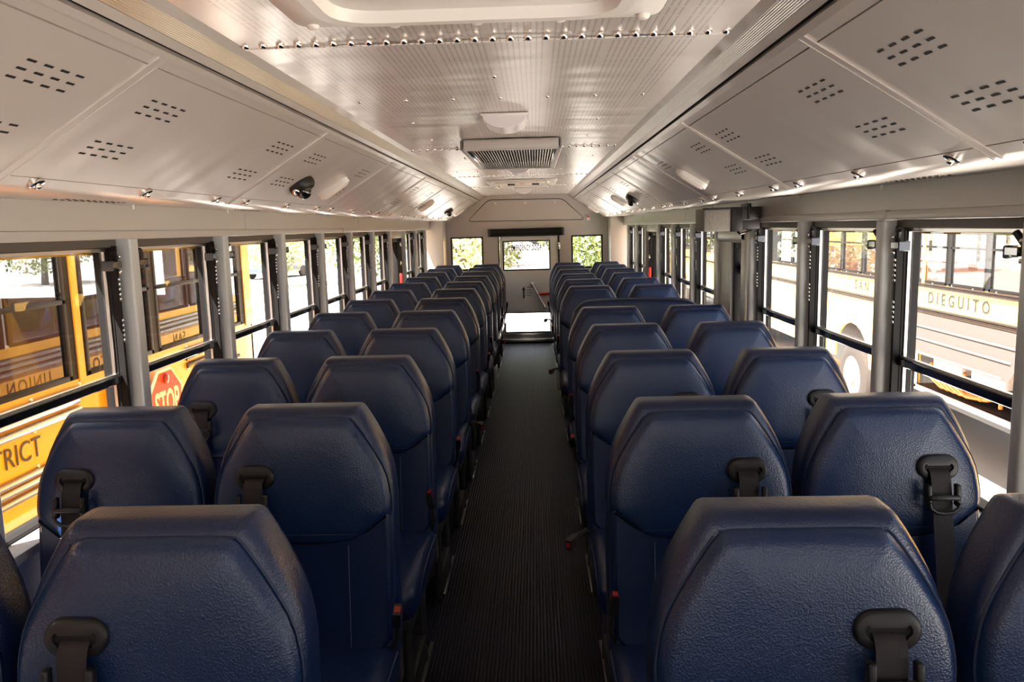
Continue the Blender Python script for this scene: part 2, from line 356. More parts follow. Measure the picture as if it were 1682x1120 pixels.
# ------------------------------------------------------------------ side windows
def post(side, e, idx):
    m = MB()
    x0, x1 = sorted((side*W, side*1.215))
    m.rbox(x0, x1, e-.053, e, .66, 1.41, .008 if side < 0 else .016, 4)
    return m
def window_parts(side, y0, y1, name, label):
    """sliding sash window between two posts"""
    w_ = thing(name, label, None, (side*1.2, (y0+y1)/2, .68), kind='structure')
    cx, cy_, cz = w_.location
    def B(mb, xa, xb, ya, yb, za, zb, r=.002):
        a, b_ = sorted((side*xa, side*xb)); mb.rbox(a-cx, b_-cx, ya-cy_, yb-cy_, za-cz, zb-cz, r, 1)
    m = MB()   # black outer frame
    B(m, 1.185, 1.235, y0, y1, 1.378, 1.406); B(m, 1.19, 1.235, y0, y1, .668, .69)
    B(m, 1.186, 1.235, y0, y0+.036, .68, 1.39); B(m, 1.186, 1.235, y1-.036, y1, .68, 1.39)
    ob('window_frame', m, BLKRUB, w_)
    m = MB()   # head valance
    B(m, 1.178, 1.2, y0, y1, 1.380, 1.405); ob('head_rail', m, VAL, w_)
    m = MB()   # aluminium jamb lines and meeting rail
    B(m, 1.196, 1.206, y0+.036, y0+.041, .69, 1.378, .001); B(m, 1.196, 1.206, y1-.041, y1-.036, .69, 1.378, .001); B(m, 1.188, 1.2, y0+.014, y1-.014, .992, .998, .001)
    B(m, 1.194, 1.21, y0+.014, y1-.014, 1.368, 1.379, .001)
    ob('sash_edge', m, ALU, w_)
    m = MB(); B(m, 1.18, 1.215, y0+.012, y1-.012, .968, .993, .003); ob('meeting_rail', m, BLKG, w_)
    m = MB(); a = side*1.204-cx
    m.add([(a, y0+.014-cy_, .985-cz), (a, y1-.014-cy_, .985-cz), (a, y1-.014-cy_, 1.38-cz), (a, y0+.014-cy_, 1.38-cz)], [(0,1,2,3)]); ob('upper_pane', m, GLASS, w_)
    m = MB(); a = side*1.214-cx
    m.add([(a, y0+.014-cy_, .685-cz), (a, y1-.014-cy_, .685-cz), (a, y1-.014-cy_, .98-cz), (a, y0+.014-cy_, .98-cz)], [(0,1,2,3)]); ob('lower_pane', m, GLASS, w_)
    # ratchet tracks; chrome bits stand in for light showing through the notches
    for yt, sg in ((y1-.028, -1), (y0+.028, 1)):
        m = MB(); B(m, 1.166, 1.196, yt-.006, yt+.006, .70, 1.385, .001); tr = ob('ratchet_track', m, BLKRUB, w_)
        m = MB()
        for zc in (1.255, 1.13):
            for q in range(5): B(m, 1.161, 1.168, yt-.0055, yt+.0055, zc-.036+q*.015, zc-.036+q*.015+.011, .003)
        ob('notches', m, CHROME, tr)
        # latch: square block with a black thumb lever
        la = MB(); ya, yb = sorted((yt, yt+sg*.055)); B(la, 1.150, 1.182, ya, yb, 1.318, 1.340, .003); lo = ob('latch', la, BLKG, w_)
        lc = MB(); ya, yb = sorted((yt+sg*.050, yt+sg*.056)); B(lc, 1.148, 1.184, ya, yb, 1.312, 1.342, .003); ob('latch_cap', lc, CAPM, lo)
        lb = MB(); lb.tube([(side*1.168-cx, yt+sg*.004-cy_, 1.342-cz), (side*1.160-cx, yt+sg*.028-cy_, 1.372-cz)], .008, 8); ob('lever', lb, BLK, lo)
        ls = MB(); ls.disc((side*1.16-cx, yt-cy_, 1.352-cz), (-side, 0, 0), .006, .004, 8, .003); ls.disc((side*1.16-cx, yt-cy_, 1.308-cz), (-side, 0, 0), .006, .004, 8, .003); ob('screw', ls, CHROME, lo)
    return w_
wn = 0; dn = 0; trn = 3
for side, E, nm in ((-1, EL, 'left'), (1, ER, 'right')):
    for k, e in enumerate(E):
        tag(ob('trim_%d' % trn, post(side, e, k), POSTM), 'rounded grey window post, %s side, %s' % (nm, ORD[4-k]+' behind the camera' if k < 5 else ORD[k-5]+' in view counting towards the rear'), kind='structure'); trn += 1
        if k == 0: continue
        y0, y1 = E[k-1], e-.053
        rear_door = (k == 13); front_door = (side > 0 and k == 9)
        if rear_door or front_door:
            dn += 1
            d = thing('door_%d' % dn, 'side emergency exit with %s, %s of the aisle' % ('a red handle' if rear_door else 'a lettered pane beneath the grey bundle', nm), None, (side*1.18, (y0+y1)/2, 0), kind='structure')
            def B(mb, xa, xb, ya, yb, za, zb, r=.003):
                a, b_ = sorted((side*xa, side*xb)); mb.rbox(a-d.location.x, b_-d.location.x, ya-d.location.y, yb-d.location.y, za, zb, r, 2)
            if rear_door:
                m = MB(); B(m, 1.15, 1.2, y0, y1, 1.34, 1.405); ob('head_panel', m, PAINT, d)
                m = MB(); B(m, 1.17, 1.22, y0, y0+.035, 0, 1.33); B(m, 1.17, 1.22, y1-.24, y1, 0, 1.33, .006); B(m, 1.17, 1.22, y0, y1, 1.305, 1.34); B(m, 1.17, 1.22, y0, y1, .0, .62); ob('door_frame', m, BLKRUB, d)
                m = MB(); m.add([(side*1.2-d.location.x, y0+.03-d.location.y, .6), (side*1.2-d.location.x, y1-.2-d.location.y, .6), (side*1.2-d.location.x, y1-.2-d.location.y, 1.31), (side*1.2-d.location.x, y0+.03-d.location.y, 1.31)], [(0,1,2,3)]); ob('pane', m, GLASS, d)
                m = MB(); B(m, 1.12, 1.145, y1-.33, y1-.30, .78, 1.02, .008); ob('handle', m, RED, d)
                m = MB(); m.disc((side*1.165-d.location.x, y1-.14-d.location.y, 1.1), (-side, 0, 0), .03, .006, 12, .008); B(m, 1.15, 1.17, y1-.16, y1-.13, 1.26, 1.30); ob('lock', m, CHROME, d)
            else:
                m = MB(); B(m, 1.135, 1.19, y0+.03, y0+.12, .0, 1.365, .012); B(m, 1.135, 1.19, y1-.06, y1+.02, 0, 1.365, .012); B(m, 1.135, 1.19, y0+.03, y1, 1.30, 1.375, .02); B(m, 1.16, 1.2, y0, y1, 0, .62); B(m, 1.15, 1.2, y1-.30, y1, 0, 1.35); B(m, 1.16, 1.2, y0, y1, 1.375, 1.405); ob('door_frame', m, POSTM, d)
                m = MB(); B(m, 1.165, 1.205, y0+.12, y0+.145, .62, 1.30); B(m, 1.165, 1.205, y1-.33, y1-.30, .62, 1.30); B(m, 1.165, 1.205, y0+.12, y1-.3, 1.27, 1.30); ob('pane_seal', m, BLKRUB, d)
                m = MB(); m.add([(side*1.2-d.location.x, y0+.1-d.location.y, .6), (side*1.2-d.location.x, y1-.3-d.location.y, .6), (side*1.2-d.location.x, y1-.3-d.location.y, 1.3), (side*1.2-d.location.x, y0+.1-d.location.y, 1.3)], [(0,1,2,3)]); ob('pane', m, GLASS, d)
                m = MB(); B(m, 1.1965, 1.1985, y0+.15, y0+.36, 1.13, 1.19, .0005); lb = ob('notice', m, WHITESHEET, d)
                me = text_mesh('EMERGENCY', .04, FX((1.1960-d.location.x, 0, 0)), depth=.0005, sx=.9)
                # seen from inside through the back of the sticker: the letters run the other way
                for v in me.vertices: v.co.y += y0+.255-d.location.y; v.co.z += 1.16
                me.materials.append(BLK); ob('lettering', me, BLK, lb)
        else:
            wn += 1
            lab = 'sliding sash window on the %s, %s' % (nm, ORD[5-k]+' behind the camera' if k < 6 else ORD[k-6]+' in view counting towards the rear')
            window_parts(side, y0, y1, 'window_%d' % wn, lab)

# ------------------------------------------------------------------ rear wall with the emergency door
m = MB()
pl = lambda x0, x1, z0, z1, y0=YB, y1=YB+.05: m.box(x0, x1, y0, y1, z0, z1)
pl(-1.2, -.92, 0, 1.45); pl(-.92, -.55, 0, .91); pl(-.92, -.55, 1.295, 1.45); pl(-.55, -.345, 0, 1.45); pl(.385, .55, 0, 1.45); pl(.55, .905, 0, .91); pl(.55, .905, 1.285, 1.45); pl(.905, 1.2, 0, 1.45)
pl(-.345, .385, 1.298, 1.45)
gable = [(-1.2, 1.45), (1.2, 1.45), (1.2, 1.6), (.62, 1.86), (-.62, 1.86), (-1.2, 1.6)]
m.prism(gable, lambda u, v, w_: (u, w_, v), YB-.006, YB+.05)
m.box(-.95, 1.0, YB-.012, YB, 1.432, 1.452)
wr = struct('wall_back', m, PAINT, 'light grey rear wall around the emergency door')
m = MB()
def rpoly(pts, r, n=5):
    out = []
    for i, p in enumerate(pts):
        a = Vector(pts[i-1]); b_ = Vector(p); c = Vector(pts[(i+1) % len(pts)])
        d1 = (a-b_).normalized(); d2 = (c-b_).normalized(); p1 = b_+d1*r; p2 = b_+d2*r
        for k in range(n+1):
            t_ = k/n; out.append(tuple(p1*(1-t_)**2+b_*2*t_*(1-t_)+p2*t_*t_))
    return out
trap = rpoly([(-.72, 1.492), (.71, 1.482), (.44, 1.738), (-.46, 1.745)], .06)
m.tube([(x, YB-.008, z) for x, z in trap]+[(trap[0][0], YB-.008, trap[0][1])], .0035, 6); ob('groove', m, BLK, wr)
m = MB(); m.prism(rpoly([(-.715, 1.496), (.705, 1.486), (.437, 1.733), (-.457, 1.740)], .06), lambda u, v, w_: (u, w_, v), YB-.013, YB-.004); ob('access_panel', m, PAINT, wr)
m = MB()
for x_ in (-.375, -.01, .345): m.disc((x_, YB-.013, 1.700-.01*x_), (0, -1, 0), .014, .004, 12, .004)
ob('button', m, WHITEP, wr)
m = MB()
for x0, x1, z0, z1 in ((-.92, -.55, .91, 1.295), (.55, .905, .91, 1.285)):
    for a in ((x0-.012, x0+.006, z0-.012, z1+.012), (x1-.006, x1+.012, z0-.012, z1+.012), (x0-.012, x1+.012, z0-.012, z0+.006), (x0-.012, x1+.012, z1-.006, z1+.012)): m.rbox(a[0], a[1], YB-.006, YB+.05, a[2], a[3], .004)
ob('window_seal', m, BLKRUB, wr)
for (x0, x1, z0, z1), lbl in (((-.92, -.55, .91, 1.295), 'rear pane left of the emergency door'), ((.55, .905, .91, 1.285), 'rear pane right of the emergency door')):
    wn += 1; m = MB(); m.add([(x0, YB+.03, z0), (x1, YB+.03, z0), (x1, YB+.03, z1), (x0, YB+.03, z1)], [(0,1,2,3)]); struct('window_%d' % wn, m, GLASS, lbl)

dn += 1
d = thing('door_%d' % dn, 'rear emergency door with upper and lower glass at the end of the aisle', None, (.02, YB, 0), kind='structure')
ox = .02; Q = lambda mb, x0, x1, y0, y1, z0, z1, r=.004: mb.rbox(x0-ox, x1-ox, y0, y1, z0, z1, r)
m = MB(); Q(m, -.335, -.295, -.015, .03, .06, 1.30, .008); Q(m, .275, .375, -.015, .03, .06, 1.30, .008); Q(m, -.297, .277, -.015, .03, 1.245, 1.30, .003); Q(m, -.30, .28, -.012, .025, .37, .89); Q(m, -.297, .277, -.015, .03, .03, .12)
ob('door_panel', m, POSTM, d)
m = MB()
for x0, x1, z0, z1 in ((-.295, .275, .89, 1.245), (-.29, .27, .12, .37)):
    for a in ((x0-.004, x0+.01, z0, z1), (x1-.01, x1+.004, z0, z1), (x0, x1, z0-.004, z0+.01), (x0, x1, z1-.01, z1+.004)): Q(m, a[0], a[1], -.018, .03, a[2], a[3])
Q(m, .375, .392, -.03, .02, .5, 1.33); Q(m, -.352, -.338, -.02, .02, .5, 1.33)
ob('seal', m, BLKRUB, d)
for z0, z1 in ((.89, 1.245), (.12, .37)):
    m = MB(); m.add([(-.29-ox, .01, z0), (.27-ox, .01, z0), (.27-ox, .01, z1), (-.29-ox, .01, z1)], [(0,1,2,3)]); ob('pane', m, GLASSR if z0 > .5 else GLASS, d)
letter('EMERGENCY DOOR', .095, FNY((-.010-ox, -.002, 1.158)), BLK, d, sx=.40, thick=.0028, spacing=1.12)
letter('EMERGENCY DOOR', .030, FNY((-.01-ox, -.002, 1.218)), mat('grey ink', (.25, .25, .25), .6), d, sx=.55, thick=.001)
m = MB(); m.prism([(-.008, 0), (.008, 0), (.008, .10), (.022, .10), (0, .145), (-.022, .10), (-.008, .10)], lambda u, v, w_: (u-.055-ox, w_, v+.545), -.018, -.012); ob('arrow', m, BLK, d)
m = MB()
for i in range(4): m.box(-.018-ox, .055-ox-(i % 2)*.012, -.0135, -.012, .675-i*.034, .684-i*.034)
ob('printed_lines', m, mat('faded ink', (.2, .2, .2), .6), d)
m = MB(); m.tube([(.052-ox, -.03, .712), (.205-ox, -.035, .425)], .011, 10); m.disc((.052-ox, -.012, .712), (0,-1,0), .028, .02, 14, .004); m.disc((.205-ox, -.03, .425), (0,-1,0), .018, .015, 12, .004); ob('lever', m, ALU, d)
m = MB(); m.tube([(.125-ox, -.03, .594), (.29-ox, -.03, .60)], .014, 10); ob('handle', m, RED, d)
m = MB(); Q(m, .372, .40, -.05, -.012, 1.12, 1.22); m.disc((.385-ox, -.05, 1.2), (0,-1,0), .012, .01, 10, .002); m.disc((.385-ox, -.05, 1.14), (0,-1,0), .012, .01, 10, .002); ob('hinge', m, CHROME, d)
m = MB(); Q(m, -.345, .30, -.10, .0, .012, .05, .006); Q(m, -.34, .30, -.03, 0, .05, .115, .004); ob('sill_step', m, ALU, d)
m = MB(); Q(m, -.345, .30, -.105, -.10, .0, .02, .002); ob('sill_edge', m, BLKRUB, d)

# roller shade above rear door
t = thing('roller_shade', 'black roller shade mounted above the rear emergency door', 'window shade', (-.01, YB-.05, 1.35))
m = MB(); m.tube([(-.43, 0, 0), (.43, 0, 0)], .044, 16); m.rbox(-.43, .43, .0, .035, -.05, .035, .006); ob('shade_roll', m, BLKRUB, t)
for a_, b_ in ((-.46, -.43), (.43, .46)): m = MB(); m.rbox(a_, b_, -.045, .048, -.05, .045, .006); ob('bracket', m, STEEL, t)
t = thing('alarm_button', 'small white box with a red button on the rear wall', 'button box', (.745, YB-.006, 1.505))
m = MB(); m.rbox(-.022, .022, -.025, 0, -.034, .034, .005); ob('box', m, WHITEP, t)
m = MB(); m.disc((0, -.025, .01), (0,-1,0), .012, .006, 14, .003); ob('push_button', m, RED, t)

# front end behind the camera: bulkhead around a windshield
m = MB(); m.box(-1.2, 1.2, YF-.05, YF, -.0, .75); m.box(-1.2, 1.2, YF-.05, YF, 1.5, 1.9); m.box(-1.25, -1.1, YF-.05, YF, .7, 1.55); m.box(1.1, 1.25, YF-.05, YF, .7, 1.55)
struct('wall_front', m, PAINT, 'front bulkhead around the windshield, behind the camera')

# ------------------------------------------------------------------ benches
def chaikin(p, n=2):
    for _ in range(n):
        q = []
        for i in range(len(p)):
            a, b_ = p[i], p[(i+1) % len(p)]
            q += [(a[0]*.75+b_[0]*.25, a[1]*.75+b_[1]*.25), (a[0]*.25+b_[0]*.75, a[1]*.25+b_[1]*.75)]
        p = q
    return p
def inset(p, d):
    out = []; n = len(p)
    for i in range(n):
        a = Vector(p[i-1]); b_ = Vector(p[i]); c = Vector(p[(i+1) % n])
        t_ = ((b_-a).normalized()+(c-b_).normalized()).normalized(); nn = Vector((-t_.y, t_.x)); out.append(tuple(b_+nn*d))
    return out
def scl(p, k, c): return [(c[0]+(x-c[0])*k, c[1]+(z-c[1])*k) for x, z in p]
LEAN = .11
def yz(x, y, z, cx=0): return (x+cx, y+(z-.95)*LEAN, z)
half = [(0, 1.0), (.104, 1.0), (.126, 1.0), (.138, .988), (.170, .932), (.194, .876), (.205, .82), (.207, .76), (.207, .56), (.207, .42), (.200, .385), (0, .385)]
SIL = [(-x, z) for x, z in half[:-1]][::-1]+half[1:-1]    # clockwise? ensure ccw below
SIL = SIL[::-1]
def area(p): return sum(p[i][0]*p[(i+1) % len(p)][1]-p[(i+1) % len(p)][0]*p[i][1] for i in range(len(p)))/2
if area(SIL) < 0: SIL = SIL[::-1]
SIL = chaikin(SIL, 1)
ph = [(.090, .982), (.110, .980), (.124, .966), (.161, .909), (.190, .856), (.201, .805), (.203, .765), (.196, .747), (.124, .690), (.103, .685)]
PAD = [(x, z) for x, z in ph]+[(-x, z) for x, z in ph[::-1]]
if area(PAD) < 0: PAD = PAD[::-1]
PAD0 = PAD; PAD = chaikin(PAD, 1)
def backrest_mesh(cx, k_=1.):
    m = MB(); c = (0, .68)
    rings = []
    for d_, y in ((.05, .125), (.012, .122), (.003, .112), (0, .098), (0, .06), (.001, .048), (.006, .036), (.014, .030)):
        rings.append([yz(x*k_, y, z, cx) for x, z in inset(SIL, d_)])
    base = inset(SIL, .014)
    for k, y in ((.97, .0285), (.8, .027), (.5, .026), (.2, .026)): rings.append([yz(x*k_, y, z, cx) for x, z in scl(base, k, c)])
    m.loft(rings, caps=True); return m
def pad_mesh(outline, y0, depth, cx, c, ro=.02):
    m = MB(); rings = [[yz(x, y0+.004, z, cx) for x, z in outline]]
    for a in (0, 25, 50, 70, 85):
        a = math.radians(a); rings.append([yz(x, y0-depth*.8*math.sin(a), z, cx) for x, z in inset(outline, ro*(1-math.cos(a)))])
    b_ = inset(outline, ro)
    for k, dd in ((.95, .86), (.8, .95), (.55, 1.), (.3, 1.01), (.08, 1.01)): rings.append([yz(x, y0-depth*dd, z, cx) for x, z in scl(b_, k, c)])
    m.loft(rings, caps=True); return m
lowp = chaikin([(-.195, .40), (.195, .40), (.200, .56), (.200, .760), (.190, .766), (.112, .700), (-.112, .700), (-.190, .766), (-.200, .760), (-.200, .56)], 2)
if area(lowp) < 0: lowp = lowp[::-1]
GZ = .852
def stadium(w_, h, n=8):
    r = h/2; p = []
    for k in range(n+1): a = -PI/2+PI*k/n; p.append((w_/2-r+r*math.cos(a), r*math.sin(a)))
    for k in range(n+1): a = PI/2+PI*k/n; p.append((-w_/2+r+r*math.cos(a), r*math.sin(a)))
    return p
MESH = {}
def bench_meshes():
    for q, cx in (('a', .463), ('b', .900)):
        for side in (-1, 1):
            c_ = side*cx; KX = 1.034 if q == 'a' else .985; PADk = [(x*KX, z) for x, z in PAD]; lowk = [(x*KX, z) for x, z in lowp]; gx_ = c_+side*(.102 if q == 'a' else .090)
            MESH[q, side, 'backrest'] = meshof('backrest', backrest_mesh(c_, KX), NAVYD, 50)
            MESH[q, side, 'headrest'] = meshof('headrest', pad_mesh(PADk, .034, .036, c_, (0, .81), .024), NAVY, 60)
            # lumbar pad behind/under the headrest
            mm = MB(); rg = []
            for a in (0, 30, 60, 85): 
                ar = math.radians(a); rg.append([yz(x, .030-.019*math.sin(ar), z, c_) for x, z in inset(lowk, .012*(1-math.cos(ar)))])
            mm.loft(rg); bl = inset(lowk, .012)
            mm.add([yz(x, .011, z, c_) for x, z in bl], [tuple(range(len(bl)))])
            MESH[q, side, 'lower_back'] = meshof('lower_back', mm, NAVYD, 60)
            mm = MB(); pp = inset(PADk, -.001); k0 = max(range(len(pp)), key=lambda i: (pp[i][1] > .966, pp[i][0]) if area(pp) < 0 else (pp[i][1] > .966, -pp[i][0])); pp = pp[k0:]+pp[:k0]; pp = [p for p in pp if p[1] < .978]; mm.tube([yz(x, .028, z, c_) for x, z in pp], .0022, 6)
            mm.tube([yz(x, -.0025, .716, c_) for x in (-.13, -.06, 0, .06, .13)], .0012, 5)
            MESH[q, side, 'piping'] = meshof('piping', mm, PIPE)
            mm = MB()
            mm.tube([yz(xx, .0098, z, c_) for xx, z in ((-.108, .685), (-.108, .6), (-.108, .5), (-.108, .42), (.108, .42), (.108, .5), (.108, .6), (.108, .685))], .0012, 5)
            MESH[q, side, 'stitching'] = meshof('stitching', mm, STITCH)
            # belt guide escutcheon
            mm = MB(); rg = []
            out = stadium(.093, .055, 9)
            for k, y in ((1.0, .002), (1.0, -.005), (.96, -.0095), (.88, -.0115)): rg.append([yz(gx_+x*k-c_*0, y, GZ+z*k) for x, z in out])
            inn_ = [(x, z+(.004 if abs(x) > .024 else 0)) for x, z in stadium(.062, .016, 9)]
            rg.append([yz(gx_+x*1.05, -.0110, GZ-.004+z*1.1) for x, z in inn_]); rg.append([yz(gx_+x, -.006, GZ-.004+z*.9) for x, z in inn_])
            mm.loft(rg, caps=False)
            MESH[q, side, 'belt_guide'] = meshof('belt_guide', mm, BLK, 50)
            mm = MB(); mm.add([yz(gx_+x*1.02, -.0065, GZ-.004+z*1.0) for x, z in inn_], [tuple(range(len(inn_)))]); MESH[q, side, 'guide_opening'] = meshof('guide_opening', mm, DARKHOLE)
            # webbing
            mm = MB(); bw = .0215; path = [(-.0068, GZ-.003, 0), (-.0150, GZ-.012, 0), (-.0190, GZ-.024, 0), (-.022, GZ-.06, .002), (-.024, GZ-.12, .004), (-.026, GZ-.22, .010), (-.030, GZ-.36, .016)]
            rg = []
            for y, z, dx in path:
                X0 = gx_-side*dx if q == 'a' else gx_+side*dx*.6
                rg.append([yz(X0-bw, y, z), yz(X0+bw, y, z), yz(X0+bw, y-.0014, z), yz(X0-bw, y-.0014, z)])
            mm.loft(rg, caps=True); MESH[q, side, 'belt_webbing'] = meshof('belt_webbing', mm, WEB, 50)
            # height adjuster
            zc = GZ-.058; mm = MB()
            def R(x0, x1, y0, y1, z0, z1, r=.003):
                t_ = MB(); t_.rbox(x0, x1, y0, y1, z0, z1, r, 2); mm.add([yz(*p) for p in t_.v], t_.f)
            R(gx_-.037, gx_-.026, -.036, -.020, zc-.022, zc+.026); R(gx_+.026, gx_+.037, -.036, -.020, zc-.022, zc+.026)
            R(gx_-.034, gx_+.034, -.040, -.030, zc-.008, zc+.004, .004); 
            mm.tube([yz(gx_+x, -.036, z) for x, z in ((-.033, zc-.014), (-.030, zc-.026), (-.018, zc-.034), (0, zc-.037), (.018, zc-.034), (.030, zc-.026), (.033, zc-.014))], .0045, 8)
            MESH[q, side, 'belt_adjuster'] = meshof('belt_adjuster', mm, BLK, 50)
    for side in (-1, 1):
        X = lambda a, b_: sorted((side*a, side*b_))
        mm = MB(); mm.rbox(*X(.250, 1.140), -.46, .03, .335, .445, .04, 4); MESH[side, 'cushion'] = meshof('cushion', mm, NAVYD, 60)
        mm = MB(); mm.tube([(side*.252, -.40, .40), (side*.252, -.20, .425), (side*.252, -.02, .42)], .003, 6); MESH[side, 'cushion_piping'] = meshof('piping', mm, PIPE)
        mm = MB(); mm.rbox(*X(.27, 1.16), -.42, .02, .30, .34, .006)
        mm.tube([(side*.30, -.34, .31), (side*.30, -.34, .006)], .014, 8); mm.tube([(side*.30, -.06, .31), (side*.30, -.06, .006)], .014, 8)
        mm.rbox(*X(.288, .312), -.34, -.06, .02, .10, .004)
        mm.rbox(*X(.255, 1.14), .03, .075, .30, .40, .01)
        MESH[side, 'leg_frame'] = meshof('leg_frame', mm, STEEL)
        mm = MB(); mm.rbox(*X(.284, .296), -.30, .06, 0.0, .006, .002, 1); MESH[side, 'foot_plate'] = meshof('foot_plate', mm, ALU)
        for v in range(3):
            mm = MB(); pth = [(side*.262, -.02, .43), (side*.245, -.05, .47), (side*.240, -.075, .505), (side*.236, -.09, .53)]
            if v == 1: pth = [(side*.255, -.02, .42), (side*.236, -.08, .455), (side*.215, -.13, .465), (side*.200, -.16, .462)]
            if v == 2: pth = [(side*.262, -.02, .44), (side*.250, -.04, .48), (side*.252, -.05, .51), (side*.254, -.055, .53)]
            mm.tube(pth, .007, 6)
            MESH[side, 'buckle_strap', v] = meshof('buckle_strap', mm, WEB)
            e_ = Vector(pth[-1]); dd = (e_-Vector(pth[-2])).normalized(); e2 = e_+dd*.055
            mm = MB(); n_ = Vector((side, 0, 0)); 
            u = dd.cross(n_).normalized(); n2 = u.cross(dd)
            rr = lambda c, a, b2: [c+u*a+n2*b2, c-u*a+n2*b2, c-u*a-n2*b2, c+u*a-n2*b2]
            mm.loft([rr(e_-dd*.004, .010, .006), rr(e_+dd*.004, .015, .0095), rr(e_+dd*.045, .016, .010), rr(e2, .0145, .008)], caps=True)
            MESH[side, 'buckle', v] = meshof('buckle', mm, BLK, 30)
            mm = MB(); mm.loft([rr(e2-dd*.010, .0080, .0104), rr(e2+dd*.001, .0075, .0060)], caps=True); MESH[side, 'release_button', v] = meshof('release_button', mm, REDB, 30)
bench_meshes()
def bench(side, row, y, full):
    nm = 'left' if side < 0 else 'right'
    if row == 0: lb = 'navy vinyl double bench closest to the camera, %s of the aisle' % nm
    elif row == 11: lb = 'navy vinyl double bench %s of the aisle, hard against the rear wall' % nm
    else:
        cnt = row if (side < 0 or row < 5) else row-1
        lb = 'navy vinyl double bench %s of the aisle, %s row from the camera' % (nm, ORD[cnt])
    t = thing('bus_bench', lb, 'bench seat', (0, y-.12, 0), 'belted benches in rows along the aisle')
    L = lambda key, name, par: ob(name, MESH[key], None, par)
    for q in ('a', 'b'):
        bk = L((q, side, 'backrest'), 'backrest', t)
        hd = L((q, side, 'headrest'), 'headrest', t); L((q, side, 'piping'), 'piping', hd)
        lw = L((q, side, 'lower_back'), 'lower_back', t)
        if row < 6: L((q, side, 'stitching'), 'stitching', lw)
        g = L((q, side, 'belt_guide'), 'belt_guide', t); L((q, side, 'guide_opening'), 'guide_opening', g)
        L((q, side, 'belt_webbing'), 'belt_webbing', t); L((q, side, 'belt_adjuster'), 'belt_adjuster', t)
    c = L((side, 'cushion'), 'cushion', t); L((side, 'cushion_piping'), 'piping', c)
    L((side, 'leg_frame'), 'leg_frame', t); L((side, 'foot_plate'), 'foot_plate', t)
    v = [0, 2, 1, 0, 2, 0, 1, 2][(row+(2 if side < 0 else 0)) % 8]
    L((side, 'buckle_strap', v), 'buckle_strap', t); b_ = L((side, 'buckle', v), 'buckle', t); L((side, 'release_button', v), 'release_button', b_)
    return t
for side in (-1, 1):
    for row in range(12):
        if side > 0 and row == 5: continue
        bench(side, row, RY0+RP*row, row < 6)

# padded barrier on the right behind the fifth bench
BR = [(.29, .38), (1.04, .38), (1.055, .60), (1.05, .86), (1.01, .955), (.93, .99), (.42, .995), (.335, .97), (.285, .88), (.275, .6)]
BR = chaikin(BR, 2)
t = thing('padded_barrier', 'one-piece navy padded barrier, wide and unbelted, across the side exit gap', 'barrier', (0, 4.50, 0))
m = MB(); rg = []
for d_, y in ((.04, .075), (.01, .072), (0, .055), (0, .02), (.006, .005), (.02, 0), (.06, -.003)): rg.append([yz(x, y, z) for x, z in inset(BR, d_)])
m.loft(rg, caps=True); ob('pad', m, NAVY, t, 60)
m = MB(); m.tube([yz(x, .05, z) for x, z in inset(BR, -.001)]+[yz(BR[0][0], .05, BR[0][1])], .003, 6, caps=False); ob('piping', m, PIPE, t)
m = MB(); m.tube([(.33, -.01, .40), (.33, 0, .0)], .016, 8); m.tube([(.95, -.01, .40), (.95, 0, .0)], .016, 8); ob('leg_frame', m, STEEL, t)

# wheel housings with bright edge trim
for side, nm in ((-1, 'left'), (1, 'right')):
    X = lambda a, b_: sorted((side*a, side*b_))
    t = thing('wheel_housing', 'black box over the wheel with bright edge trim, at floor level %s of the aisle' % nm, 'wheel housing', (0, 6.895, 0))
    m = MB(); m.rbox(*X(.285, 1.13), -.012, .09, 0, .195, .01); ob('cover', m, BLKRUB, t)
    m = MB(); m.rbox(*X(.262, .290), -.020, -.008, 0, .205, .002, 1); m.rbox(*X(.262, .272), 0, .09, .195, .205, .002, 1); ob('edge_trim', m, ALU, t)

# ------------------------------------------------------------------ ceiling fixtures
def dome_lamp(y, z, lab):
    t = thing('dome_lamp', lab, 'ceiling lamp', (0, y, z), 'barrel lamps along the ceiling centre')
    m = MB(); m.rbox(-.082, .082, -.105, .105, -.008, 0, .003); ob('base_plate', m, WHITEP, t)
    m = MB(); seg = 14; ch = [( .074*math.cos(PI*k/seg), -.008-.040*math.sin(PI*k/seg)) for k in range(seg+1)]
    m.loft([[(x, -.096, zz) for x, zz in ch], [(x, .096, zz) for x, zz in ch]], caps=True); ob('lens', m, LENS, t)
dome_lamp(2.86, 1.793, 'white barrel-shaped ceiling lamp in front of the air grille')
dome_lamp(5.18, 1.793, 'white barrel-shaped ceiling lamp just beyond the air grille')
dome_lamp(7.35, 1.762, 'white barrel-shaped ceiling lamp farthest back, by the rear hatch')
t = thing('air_grille', 'rectangular air return grille with shiny slats on the ceiling', 'air grille', (0, 4.12, 1.791))
m = MB()
for a in ((-.222, -.196, -.60, .60), (.196, .222, -.60, .60), (-.222, .222, -.60, -.565), (-.222, .222, .565, .60)): m.rbox(a[0], a[1], a[2], a[3], -.048, 0, .010, 3)
ob('frame', m, PAINT, t)
m = MB(); m.box(-.2, .2, -.57, .57, -.008, -.002); ob('duct', m, DARKHOLE, t)
m = MB()
for k in range(31):
    x = -.186+k*.0124; m.loft([[(x-.001, y, -.036), (x+.006, y, -.044), (x+.007, y, -.042), (x, y, -.034)] for y in (-.566, .566)], caps=True)
m.rbox(-.197, -.176, -.566, .566, -.046, -.038, .002); m.rbox(.186, .197, -.566, .566, -.046, -.038, .002)
ob('slats', m, CHROME, t)

